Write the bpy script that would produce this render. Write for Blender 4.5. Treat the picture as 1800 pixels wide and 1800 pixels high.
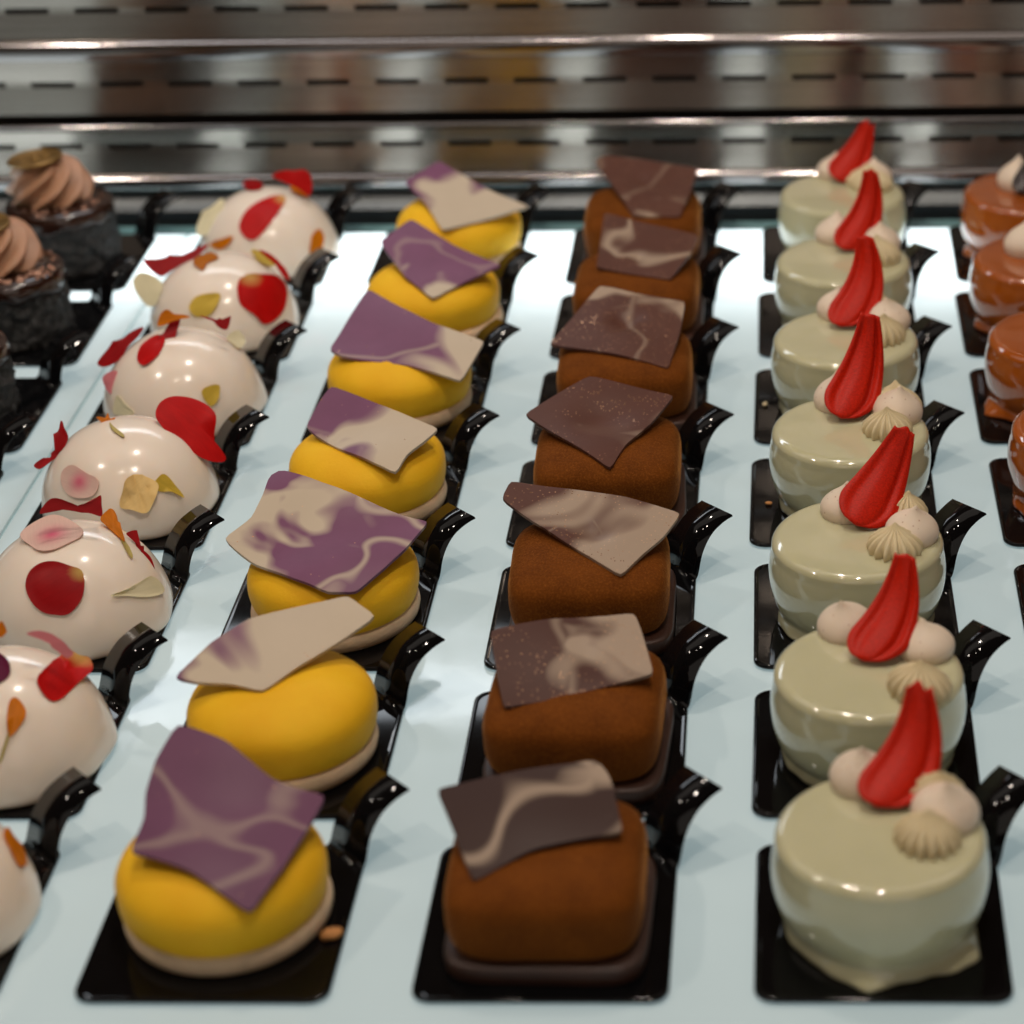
import bpy, bmesh, math, random, json
from mathutils import Vector, Matrix, noise
for _o in list(bpy.data.objects): bpy.data.objects.remove(_o)
SC = bpy.context.scene
COL = SC.collection
R = math.radians
# ------------------------------------------------------------------ camera
CPOS, CR, CU, CF, CXP = [[0.208213, -0.513028, 0.437432], [0.99968, 0.019093, -0.016585], [0.00559, 0.472722, 0.881194], [-0.024665, 0.881005, -0.472464], 1275.022]
cam = bpy.data.cameras.new('camera')
cam.sensor_width = 36.0; cam.lens = 80.0
cam.shift_x = -(CXP - 900.0) / 1800.0
cam.clip_start = 0.02; cam.clip_end = 50
cam.dof.use_dof = True; cam.dof.focus_distance = 0.865; cam.dof.aperture_fstop = 8.2
co = bpy.data.objects.new('camera', cam); COL.objects.link(co)
_m = Matrix.Identity(4)
for i in range(3):
    _m[i][0] = CR[i]; _m[i][1] = CU[i]; _m[i][2] = -CF[i]; _m[i][3] = CPOS[i]
co.matrix_world = _m
SC.camera = co
# ------------------------------------------------------------------ room light, exposure
w = bpy.data.worlds.new('World'); SC.world = w; w.use_nodes = True
bg = w.node_tree.nodes['Background']
bg.inputs[0].default_value = (0.80, 0.42, 0.20, 1); bg.inputs[1].default_value = 0.055
SC.view_settings.view_transform = 'Standard'; SC.view_settings.look = 'None'
SC.view_settings.exposure = -0.05; SC.view_settings.gamma = 1.0
SC.cycles.max_bounces = 8; SC.cycles.sample_clamp_indirect = 6.0
def aim(o, p, target):
    o.location = p
    d = Vector(target) - Vector(p)
    o.rotation_euler = d.to_track_quat('-Z', 'Y').to_euler()
def area(name, p, target, sx, sy, power, color):
    l = bpy.data.lights.new(name, 'AREA'); l.shape = 'RECTANGLE'; l.size = sx; l.size_y = sy
    l.energy = power; l.color = color
    o = bpy.data.objects.new(name, l); COL.objects.link(o); aim(o, p, target); return o
def bulb(name, p, power, color, r=0.006):
    l = bpy.data.lights.new(name, 'POINT'); l.energy = power; l.color = color; l.shadow_soft_size = r
    o = bpy.data.objects.new(name, l); COL.objects.link(o); o.location = p; return o
area('case_top_light', (0.10, 0.42, 0.85), (0.10, 0.30, 0.0), 1.6, 0.45, 2.0, (1.0, 0.90, 0.80))
area('case_rear_light', (-0.05, 0.655, 0.30), (-0.02, 0.22, 0.02), 0.30, 0.06, 0.42, (0.86, 0.93, 1.0))
area('under_shelf_light', (0.06, 0.575, -0.055), (0.06, 0.585, 0.0), 1.4, 0.04, 3.0, (0.97, 0.99, 1.0))
area('under_shelf_front_light', (0.06, 0.20, -0.30), (0.06, 0.20, 0.0), 1.4, 0.9, 4.0, (0.78, 0.95, 0.98))
area('shop_side_fill', (0.30, -1.30, 0.75), (0.10, 0.15, 0.0), 1.6, 0.9, 3.3, (1.0, 0.90, 0.80))  # added soft fill for the front faces, no fixture known there
bulb('ceiling_spot', (0.12, 0.46, 0.95), 8.0, (1.0, 0.88, 0.76), 0.018)
bulb('ceiling_spot', (0.24, -0.02, 0.98), 9.0, (1.0, 0.88, 0.76), 0.018)
bulb('ceiling_spot', (-0.02, -0.14, 1.05), 2.4, (1.0, 0.86, 0.72), 0.010)
bulb('ceiling_spot', (-0.48, 0.08, 0.95), 8.0, (1.0, 0.88, 0.76), 0.018)

D = {'cards': [[-2, 3, -196.4, 267.3], [-2, 4, -196.4, 357.8], [-2, 5, -196.4, 448.2], [-2, 6, -196.4, 538.6], [-1, 0, -97.7, 0.0], [-1, 1, -97.7, 90.4],
[-1, 2, -97.7, 180.9], [-1, 3, -97.7, 271.3], [-1, 4, -97.7, 361.8], [-1, 5, -97.7, 452.2], [-1, 6, -97.7, 542.6], [0, 0, 0.0, 0.0], [0, 1, 0.0,
90.4], [0, 2, 0.0, 180.9], [0, 3, 0.0, 271.3], [0, 4, 0.0, 361.8], [0, 5, 0.0, 452.2], [0, 6, 0.0, 542.6], [1, 0, 99.2, 0.0], [1, 1, 100.0, 90.4], [1,
2, 100.0, 180.9], [1, 3, 98.5, 271.3], [1, 4, 100.0, 361.8], [1, 5, 100.0, 452.2], [1, 6, 100.0, 542.6], [2, 0, 199.3, 0.0], [2, 1, 197.8, 90.4], [2,
2, 197.8, 180.9], [2, 3, 195.3, 271.3], [2, 4, 196.3, 361.8], [2, 5, 197.8, 452.2], [2, 6, 199.3, 542.6], [3, 2, 297.1, 179.9], [3, 3, 295.7, 270.3],
[3, 4, 293.8, 360.8], [3, 5, 293.7, 451.2], [3, 6, 296.3, 541.6]], 'pc': {'0,0': [38.2, 39.8], '1,0': [137.4, 36.8], '2,0': [237.1, 37.8], '0,1':
[39.2, 130.2], '1,1': [139.0, 127.2], '2,1': [236.8, 128.2], '0,2': [41.1, 220.7], '1,2': [137.3, 217.7], '2,2': [236.0, 218.7], '0,3': [39.7, 311.1],
'1,3': [138.1, 308.1], '2,3': [236.0, 309.1], '0,4': [39.4, 401.6], '1,4': [139.8, 398.6], '2,4': [236.6, 399.6], '0,5': [42.5, 492.0], '1,5': [140.2,
489.0], '2,5': [238.0, 490.0], '0,6': [43.7, 582.4], '1,6': [138.3, 579.4], '2,6': [239.9, 580.4], '-1,0': [-55.9, 37.8], '-1,1': [-55.9, 128.2],
'-1,2': [-56.8, 218.7], '-1,3': [-59.2, 309.1], '-1,4': [-57.6, 399.6], '-1,5': [-58.9, 490.0], '-1,6': [-54.8, 580.4], '-2,4': [-159.1, 395.6],
'-2,5': [-159.1, 486.0], '-2,6': [-159.1, 576.4], '3,2': [333.4, 219.7], '3,3': [332.0, 310.1], '3,4': [330.1, 400.6], '3,5': [330.0, 491.0], '3,6':
[332.5, 581.4]}, 'shards': {'0,0': [[-19.0, 38.8, 41.7], [-2.7, 32.8, 40.4], [13.6, 20.6, 37.7], [30.9, 14.2, 36.3], [23.0, -14.8, 29.9], [15.8,
-30.8, 26.4], [-3.1, -19.0, 29.0], [-22.9, -11.5, 30.7], [-22.0, 2.7, 33.8], [-24.1, 13.9, 36.3], [-23.4, 25.4, 38.8]], '0,1': [[19.1, 33.2, 41.5],
[29.9, 24.7, 38.6], [18.3, 12.3, 35.7], [6.2, -0.0, 32.9], [-2.7, -11.5, 30.1], [-13.2, -8.8, 31.4], [-25.9, -8.2, 32.2], [-33.2, -6.2, 33.1], [-23.5,
8.4, 36.7], [-12.3, 19.2, 39.2], [4.5, 27.0, 40.5]], '0,2': [[-23.9, 34.3, 43.6], [-27.2, 31.6, 42.8], [-27.9, 20.4, 39.7], [-30.4, 9.7, 36.7],
[-39.3, -0.1, 34.0], [-25.0, -13.3, 30.3], [-9.2, -24.6, 27.1], [4.2, -31.6, 25.2], [14.2, -30.0, 25.6], [22.6, -17.9, 29.0], [29.2, -7.2, 32.0],
[35.8, 8.7, 36.4], [24.0, 12.6, 37.5], [8.9, 18.3, 39.1], [-6.0, 23.8, 40.7]], '0,3': [[-16.9, 24.2, 40.8], [2.3, 13.1, 37.7], [20.8, 4.1, 35.2],
[30.4, -0.6, 33.8], [24.9, -11.4, 30.8], [19.9, -18.8, 28.7], [16.7, -29.7, 25.7], [6.9, -24.2, 27.2], [-7.5, -13.4, 30.2], [-24.4, 2.9, 34.8],
[-20.9, 15.0, 38.2]], '0,4': [[-16.6, 32.5, 43.1], [-1.6, 19.8, 39.5], [15.9, 6.1, 35.7], [39.4, -4.7, 32.7], [35.6, -17.3, 29.2], [31.4, -29.6,
25.7], [7.4, -19.2, 28.6], [-22.6, -12.3, 30.6], [-28.4, -8.5, 31.6], [-23.3, 10.4, 36.9]], '0,5': [[-26.0, 14.3, 38.0], [-12.8, 29.4, 42.2], [10.6,
9.9, 36.8], [34.2, -5.3, 32.5], [21.9, -13.9, 30.1], [13.0, -21.6, 27.9], [4.1, -29.7, 25.7], [-10.2, -15.2, 29.8], [-18.8, 0.5, 34.1]], '0,6':
[[-27.4, 8.4, 36.8], [-11.6, 24.1, 41.1], [-0.3, 15.2, 38.7], [18.6, 0.6, 34.6], [38.0, -12.7, 30.8], [29.6, -15.9, 30.0], [11.2, -24.8, 27.5], [-3.7,
-32.3, 25.4], [-15.1, -9.6, 31.7]], '1,0': [[-34.8, 19.8, 35.4], [-22.6, 23.5, 35.9], [-9.0, 27.4, 36.5], [4.8, 30.4, 37.0], [12.9, 32.9, 37.3],
[16.8, 27.8, 36.6], [18.9, 21.6, 35.6], [23.1, 1.1, 32.6], [7.3, -3.5, 31.9], [-3.7, -7.4, 31.3], [-19.3, -19.4, 29.5], [-26.9, 0.1, 32.4]], '1,1':
[[-29.7, 18.1, 36.5], [-9.9, 24.9, 37.7], [18.7, 28.8, 38.4], [21.6, 19.0, 36.6], [26.6, -2.6, 32.7], [8.2, -8.2, 31.7], [-6.9, -13.8, 30.7], [-21.6,
-18.5, 29.9], [-26.2, 1.5, 33.5]], '1,2': [[-31.7, 33.2, 39.6], [-9.3, 28.5, 38.7], [12.6, 22.1, 37.6], [33.6, 13.5, 36.0], [27.7, 0.4, 33.7], [21.0,
-9.3, 31.9], [13.2, -23.1, 29.4], [6.3, -16.5, 30.6], [-7.0, -3.3, 33.0], [-22.2, 11.3, 35.6], [-34.2, 23.2, 37.8]], '1,3': [[-9.0, 34.7, 39.9], [6.1,
30.1, 39.0], [26.3, 23.9, 37.9], [17.4, 3.8, 34.3], [8.2, -11.1, 31.6], [3.0, -26.9, 28.8], [-6.6, -17.3, 30.5], [-17.8, -6.0, 32.5], [-34.1, 10.9,
35.6], [-22.3, 22.5, 37.7]], '1,4': [[-12.9, 40.8, 40.5], [3.4, 34.1, 39.3], [25.7, 30.1, 38.6], [24.3, 4.7, 34.0], [20.2, -22.3, 29.2], [-6.8, -12.2,
31.0], [-32.8, -2.0, 32.8], [-24.5, 15.5, 36.0]], '1,5': [[-17.4, 43.3, 41.0], [-2.1, 36.3, 39.7], [29.0, 21.9, 37.1], [25.9, 4.3, 34.0], [16.7,
-17.5, 30.0], [-1.7, -11.5, 31.1], [-18.6, -4.9, 32.3], [-18.1, 17.5, 36.4]], '1,6': [[-26.2, 33.5, 39.6], [-21.1, 37.5, 40.3], [5.0, 31.2, 39.2],
[27.8, 26.2, 38.3], [24.2, -0.3, 33.5], [20.0, -22.6, 29.5], [-3.3, -23.3, 29.4], [-10.9, -4.1, 32.9], [-18.7, 16.2, 36.5]]}, 'petals': [[6,
'scarlet', 0, [[-8.2, -25.3, 25.9], [-3.9, -16.0, 33.4], [5.7, -6.9, 35.8], [12.8, -6.3, 34.3], [9.0, -21.3, 29.1], [-0.4, -30.3, 21.2]], 3], [6,
'scarlet', 1, [[5.8, -2.8, 44.0], [13.4, 0.2, 46.8], [20.9, 1.9, 46.7], [25.2, 0.6, 40.8], [24.1, -2.3, 34.2], [17.3, -2.1, 38.8]], None], [6,
'orange', 0, [[10.6, 17.5, 34.8], [15.0, 23.4, 31.8], [18.7, 23.1, 30.3], [21.6, 9.8, 30.4], [18.9, 3.1, 32.0], [13.9, 3.9, 34.2]], None], [6,
'crimson', 0, [[-13.1, 13.7, 35.5], [-8.9, 17.8, 35.8], [-1.8, 8.2, 36.7], [-1.7, 1.2, 36.6], [-8.4, 1.6, 35.9]], None], [6, 'cream', 1, [[-32.9,
-13.7, 21.3], [-31.2, -10.8, 26.3], [-25.9, -8.5, 30.3], [-20.7, -5.9, 34.8], [-19.8, -8.0, 31.3], [-23.6, -12.7, 23.3], [-27.0, -15.3, 18.8], [-31.7,
-15.5, 18.3]], None], [6, 'orange', 0, [[-24.8, -22.1, 15.7], [-20.0, -24.4, 19.1], [-11.1, -27.3, 22.3], [-13.3, -28.9, 18.6], [-19.0, -27.5, 15.3]],
None], [6, 'orange', 0, [[27.0, -16.4, 19.0], [29.1, -11.3, 19.5], [31.0, -12.5, 15.2], [30.2, -17.9, 10.1], [26.6, -22.8, 9.9], [25.5, -22.1, 14.3]],
None], [5, 'red', 1, [[-35.4, 0.2, 34.9], [-26.7, 1.6, 35.5], [-17.5, 3.7, 36.9], [-5.4, 7.8, 40.3], [-10.7, 2.4, 34.4], [-19.8, -1.1, 31.3], [-26.8,
-4.3, 28.3]], None], [5, 'amber', 0, [[-9.9, -5.5, 35.3], [-9.2, 4.0, 35.6], [-3.8, 5.1, 36.3], [1.6, -1.7, 36.6], [-2.7, -7.3, 36.0], [-4.0, -12.6,
34.7]], None], [5, 'yellow', 0, [[13.7, 11.2, 34.4], [14.7, 22.9, 30.1], [21.1, 20.2, 25.8], [23.4, 13.3, 25.6], [20.8, 3.8, 30.7]], None], [5,
'scarlet', 0, [[20.2, 0.4, 39.3], [26.1, 0.9, 36.7], [31.6, -0.3, 30.5], [33.6, -2.3, 24.9], [31.0, -2.2, 26.6], [27.5, -0.8, 31.9]], None], [5,
'scarlet', 0, [[13.3, -15.7, 31.1], [16.6, -10.2, 31.7], [20.9, -6.5, 30.2], [27.0, 3.1, 25.2], [31.3, 1.1, 19.5], [32.2, -9.9, 14.3], [28.8, -19.1,
11.7], [24.3, -24.4, 12.0], [20.9, -25.1, 16.7], [15.5, -25.3, 21.9], [13.5, -21.6, 27.1]], 1], [5, 'yellow', 0, [[-8.3, -28.2, 22.4], [-5.7, -25.3,
26.5], [-0.3, -24.5, 27.9], [5.9, -24.2, 27.6], [4.9, -28.3, 23.3], [1.0, -31.2, 19.5], [-5.4, -30.9, 19.2]], None], [5, 'cream', 1, [[-38.1, -10.6,
27.5], [-34.9, -8.0, 31.9], [-28.4, -8.9, 30.5], [-24.0, -11.7, 25.8], [-26.1, -15.5, 19.3], [-32.9, -15.7, 18.9]], None], [4, 'crimson', 1, [[-34.5,
-6.3, 25.5], [-31.2, -3.3, 29.6], [-25.5, -0.3, 33.7], [-20.7, 2.2, 37.2], [-14.7, 3.3, 38.6], [-17.5, -0.3, 33.6], [-24.7, -5.5, 26.5], [-30.9, -7.3,
24.1]], None], [4, 'scarlet', 0, [[-13.8, -15.0, 31.2], [-13.5, -7.4, 33.8], [-8.4, -1.1, 36.0], [-3.0, -5.1, 36.3], [-4.0, -15.5, 33.5], [-9.0,
-20.0, 30.1]], None], [4, 'red', 1, [[-6.9, -6.2, 34.3], [-3.9, -1.1, 39.3], [-0.6, 2.4, 42.4], [2.8, 2.7, 41.7], [1.4, -2.0, 36.7], [-2.9, -7.7,
31.4], [-9.7, -13.2, 27.1]], None], [4, 'orange', 1, [[-6.0, -3.3, 42.2], [-4.6, -1.0, 46.1], [0.4, 0.6, 46.4], [7.4, 1.2, 43.4], [1.5, -0.9, 42.7]],
None], [4, 'red', 1, [[12.5, -1.5, 45.6], [17.9, -0.7, 44.1], [22.6, -0.0, 42.7], [25.2, 1.3, 43.8], [23.7, -1.5, 39.0], [19.5, -1.8, 40.8]], None],
[4, 'cream', 0, [[20.1, 10.6, 30.4], [20.6, 26.4, 25.8], [23.8, 26.2, 23.0], [25.8, 16.4, 23.9], [25.6, 6.2, 26.3], [22.0, 7.4, 29.1]], None], [4,
'pink', 1, [[-29.4, -17.5, 17.8], [-28.5, -14.5, 23.0], [-24.5, -13.3, 25.1], [-23.7, -16.7, 19.3], [-22.9, -18.8, 15.6]], None], [4, 'yellow', 0,
[[15.5, -26.6, 20.2], [17.7, -23.9, 22.0], [22.2, -20.7, 21.0], [21.9, -24.4, 16.4], [19.1, -27.8, 14.4]], None], [4, 'cream', 0, [[-23.6, -23.9,
14.8], [-21.4, -23.8, 18.1], [-17.6, -28.1, 15.6], [-13.0, -31.6, 13.1], [-23.8, -25.8, 9.8]], None], [3, 'scarlet', 2, [[12.7, 6.6, 36.0], [13.8,
13.6, 39.5], [18.5, 20.1, 40.3], [24.9, 23.5, 38.1], [29.9, 22.7, 34.3], [33.1, 18.2, 29.4], [35.4, 12.4, 24.4], [36.8, 8.5, 21.1], [40.3, 8.2, 18.6],
[39.4, 5.1, 17.3], [31.9, 1.4, 20.1], [23.2, 1.7, 26.0], [17.0, 3.1, 31.0]], None], [3, 'orange', 1, [[-10.3, 5.3, 35.8], [-7.8, 6.4, 36.2], [-6.6,
8.4, 37.8], [-5.3, 6.5, 35.6], [-3.4, 7.1, 35.6], [-4.4, 4.3, 33.1], [-7.1, 4.2, 33.7]], None], [3, 'stem', 0, [[-4.4, 2.0, 36.5], [-2.1, -1.5, 36.6],
[4.0, -8.3, 35.8], [3.7, -9.9, 35.5], [-1.7, -4.8, 36.4]], None], [3, 'crimson', 1, [[-25.8, -6.4, 27.8], [-25.5, -1.2, 34.2], [-24.4, 1.7, 37.8],
[-22.2, 0.1, 35.6], [-20.6, -2.5, 32.2], [-22.4, -5.5, 28.6]], None], [3, 'red', 1, [[-33.3, -9.8, 22.3], [-31.6, -8.6, 23.8], [-26.5, -6.4, 26.2],
[-21.0, -3.0, 30.2], [-22.4, -5.8, 26.7], [-27.1, -8.0, 24.2], [-31.2, -10.3, 21.5]], None], [3, 'blush', 0, [[-19.2, -23.4, 21.2], [-19.2, -19.6,
25.0], [-14.5, -19.7, 28.1], [-8.1, -24.3, 26.8], [-3.2, -26.8, 25.5], [-2.8, -29.4, 22.2], [-6.3, -30.8, 19.3], [-14.5, -28.3, 18.5]], None], [3,
'apricot', 0, [[5.7, -32.5, 16.0], [6.6, -29.3, 21.5], [7.7, -26.2, 25.1], [11.4, -23.9, 26.0], [16.1, -23.2, 24.0], [19.4, -23.3, 20.9], [18.4,
-26.9, 17.0], [15.4, -30.8, 12.3], [10.0, -32.2, 14.4]], None], [3, 'yellow', 0, [[17.5, -24.7, 21.1], [20.4, -19.8, 23.8], [23.6, -19.3, 20.9],
[27.9, -19.7, 13.2], [23.8, -22.2, 17.1], [20.3, -24.5, 18.4]], None], [2, 'red', 1, [[-5.5, -5.3, 46.6], [-3.2, -2.6, 49.7], [0.2, -1.2, 50.1], [7.1,
-0.5, 47.0], [12.3, 1.6, 47.3], [14.8, 3.4, 48.9], [15.2, 1.6, 45.6], [15.2, -0.3, 42.4], [10.4, -0.9, 44.4], [1.8, -2.6, 46.8]], None], [2, 'blush',
0, [[-15.8, -1.5, 36.1], [-13.8, 5.5, 36.5], [-7.6, 10.5, 37.1], [-0.5, 8.0, 37.5], [6.7, 1.9, 36.2], [7.3, -3.6, 36.0], [3.7, -8.4, 35.8], [-0.8,
-11.9, 35.1], [-5.7, -11.9, 34.7], [-10.8, -7.0, 34.9]], None], [2, 'orange', 0, [[10.5, 11.2, 35.2], [10.1, 20.8, 33.4], [10.6, 24.8, 32.3], [12.9,
22.5, 31.5], [17.1, 13.3, 30.4], [21.2, 3.2, 30.5], [19.3, 3.7, 31.7], [15.3, 7.3, 33.2]], None], [2, 'stem', 0, [[18.7, 6.6, 31.5], [20.8, 4.8,
30.6], [24.9, -1.9, 27.6], [24.7, -3.9, 27.5], [21.3, 0.4, 30.6]], None], [2, 'crimson', 1, [[21.1, 8.1, 31.5], [24.0, 9.9, 31.2], [24.0, 7.4, 28.5],
[27.0, 6.2, 25.0], [29.6, 5.2, 21.9], [31.0, 2.5, 18.0], [28.9, 1.0, 18.1], [25.9, 4.1, 23.7], [24.1, 7.1, 28.2]], None], [2, 'crimson', 0, [[-8.6,
-24.0, 27.0], [-7.8, -19.7, 30.6], [-3.9, -17.2, 32.8], [1.4, -16.7, 33.2], [6.8, -17.7, 32.0], [11.0, -18.6, 30.4], [12.6, -23.0, 26.3], [11.6,
-27.0, 22.3], [7.7, -30.5, 19.1], [2.8, -31.2, 19.3], [-1.8, -30.7, 20.4], [-5.9, -28.2, 23.2]], 5], [2, 'cream', 0, [[20.7, -21.7, 21.6], [24.4,
-17.7, 21.4], [28.8, -10.1, 20.7], [31.2, -3.3, 19.2], [34.0, -1.5, 13.7], [34.2, -4.2, 12.2], [30.8, -12.4, 15.6], [25.3, -18.3, 19.6]], None], [1,
'pink', 0, [[14.0, -1.3, 47.8], [16.9, 0.2, 48.2], [20.3, 0.9, 47.1], [23.8, 0.7, 44.8], [26.8, -0.4, 41.4], [28.3, -1.0, 39.6], [26.2, -2.2, 39.0],
[22.7, -1.5, 42.1], [18.7, -1.1, 45.2]], None], [1, 'scarlet', 0, [[16.2, -6.2, 32.9], [17.2, 1.6, 33.0], [17.6, 15.3, 29.0], [19.6, 18.0, 30.0],
[23.0, 18.7, 27.3], [25.6, 20.7, 24.9], [28.1, 13.8, 24.0], [26.7, 5.5, 25.2], [25.1, -5.7, 26.8], [22.6, -10.4, 27.6], [19.1, -10.2, 30.3]], 4], [1,
'purple', 0, [[-3.0, 6.6, 36.2], [0.9, 5.5, 36.4], [5.1, 1.0, 36.4], [7.7, -4.6, 35.8], [7.0, -9.0, 35.3], [2.7, -10.9, 35.3]], None], [1, 'orange',
0, [[10.2, -20.2, 29.5], [10.5, -16.2, 31.9], [12.5, -15.2, 31.7], [15.5, -17.8, 28.8], [15.3, -21.1, 26.5], [12.0, -25.8, 23.7], [10.8, -24.1,
26.2]], None], [1, 'stem', 0, [[11.1, -25.3, 24.7], [11.7, -25.9, 23.8], [9.6, -30.7, 17.7], [8.9, -30.7, 18.1]], None], [1, 'orange', 1, [[4.1, -0.2,
50.3], [5.7, 0.8, 50.8], [7.3, -0.1, 48.4], [5.7, -1.7, 47.2], [3.6, -2.0, 48.0]], None], [0, 'orange', 0, [[26.3, 10.3, 24.0], [25.7, 15.6, 23.4],
[27.0, 16.1, 19.3], [29.6, 15.0, 15.7], [32.5, 8.5, 14.8], [32.2, 3.6, 17.4], [29.8, 5.3, 21.2]], None]], 'tops': {'0': [[[-6.5, 28.3], [19.1, 5.9],
[13.3, -6.0], [17.7, 14.3]], [1.5, 8.7, 35.5], [10.5, 38.0, 58.5]], '1': [[[-6.8, 24.3], [19.6, 10.0], [15.7, -14.7], [16.3, 9.9]], [0.3, 0.7, 35.5],
[12.4, 27.5, 58.8]], '2': [[[-3.8, 17.0], [19.6, -0.9], [13.1, -11.2], [20.8, 10.6]], [1.1, 3.9, 35.5], [18.2, 29.9, 60.3]], '3': [[[-3.9, 21.2],
[19.2, 9.5], [14.7, -5.1], [20.5, 16.2]], [-1.6, 4.4, 35.5], [7.1, 33.2, 66.6]], '4': [[[-3.0, 23.5], [20.6, 12.9], [15.9, -3.2], [16.4, 19.2]], [0.4,
6.4, 35.5], [7.1, 32.3, 65.5]], '5': [[[-2.7, 24.8], [22.0, 15.3], [16.6, -2.8], [14.9, 23.3]], [2.3, 6.5, 35.5], [10.3, 30.5, 65.0]], '6': [[[-3.7,
34.0], [20.1, 17.8], [15.8, 3.5], [13.0, 9.5]], [-0.4, 10.5, 35.5], [13.0, 29.1, 58.4]]}, 'ck': {'6': [-7.1, 5.3], '5': [-9.0, 6.8]}, 'crumbs':
[[203.0, 305.1, 0.42], [201.2, 398.5, 0.5]], 'crumb': [71.9, 28.7, 2.0]}
# ------------------------------------------------------------------ helpers
def meshobj(name, me, mat, parent=None):
    o = bpy.data.objects.new(name, me); COL.objects.link(o)
    if mat is not None and not me.materials: me.materials.append(mat)
    if parent is not None: o.parent = parent
    return o
def from_py(name, verts, faces, smooth=True):
    me = bpy.data.meshes.new(name); me.from_pydata([tuple(v) for v in verts], [], faces); me.update()
    if smooth: me.polygons.foreach_set('use_smooth', [True] * len(me.polygons))
    return me
def thing(name, label, cat, loc=(0, 0, 0), rz=0.0, group=None):
    o = bpy.data.objects.new(name, None); COL.objects.link(o); o.empty_display_size = 0.01
    o.location = loc; o.rotation_euler = (0, 0, rz)
    o['label'] = label; o['category'] = cat
    if group: o['group'] = group
    return o
def lathe(profile, n=64, fn=None):
    """profile: [(r,z)...] bottom to top; closes poles. fn(theta, r, z, i)->(r,z)"""
    vs, fs = [], []
    rings = []
    for i, (r, z) in enumerate(profile):
        if r < 1e-6:
            rings.append([len(vs)]); vs.append((0, 0, z)); continue
        ring = []
        for k in range(n):
            t = 2 * math.pi * k / n
            rr, zz = fn(t, r, z, i) if fn else (r, z)
            ring.append(len(vs)); vs.append((rr * math.cos(t), rr * math.sin(t), zz))
        rings.append(ring)
    for a, b in zip(rings, rings[1:]):
        if len(a) == 1 and len(b) == 1: continue
        for k in range(n):
            k2 = (k + 1) % n
            if len(a) == 1: fs.append((a[0], b[k2], b[k]))
            elif len(b) == 1: fs.append((a[k], a[k2], b[0]))
            else: fs.append((a[k], a[k2], b[k2], b[k]))
    return vs, fs
def catmull(pts, sub):
    n = len(pts); out = []
    for i in range(n):
        p0, p1, p2, p3 = pts[i - 1], pts[i], pts[(i + 1) % n], pts[(i + 2) % n]
        for s in range(sub):
            t = s / sub
            out.append(0.5 * ((2 * p1) + (p2 - p0) * t + (2 * p0 - 5 * p1 + 4 * p2 - p3) * t * t + (3 * p1 - p0 - 3 * p2 + p3) * t ** 3))
    return out
def bez(me): pass
def box(vs, fs, x0, x1, y0, y1, z0, z1):
    b = len(vs)
    vs += [(x0, y0, z0), (x1, y0, z0), (x1, y1, z0), (x0, y1, z0), (x0, y0, z1), (x1, y0, z1), (x1, y1, z1), (x0, y1, z1)]
    fs += [tuple(b + i for i in f) for f in ((3, 2, 1, 0), (4, 5, 6, 7), (0, 1, 5, 4), (1, 2, 6, 5), (2, 3, 7, 6), (3, 0, 4, 7))]
def bevelled(me, width, seg=3):
    bm = bmesh.new(); bm.from_mesh(me)
    bmesh.ops.bevel(bm, geom=bm.edges[:] + bm.verts[:], offset=width, segments=seg, profile=0.5, affect='EDGES')
    bm.to_mesh(me); bm.free()
    me.polygons.foreach_set('use_smooth', [True] * len(me.polygons))
    return me
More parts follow.
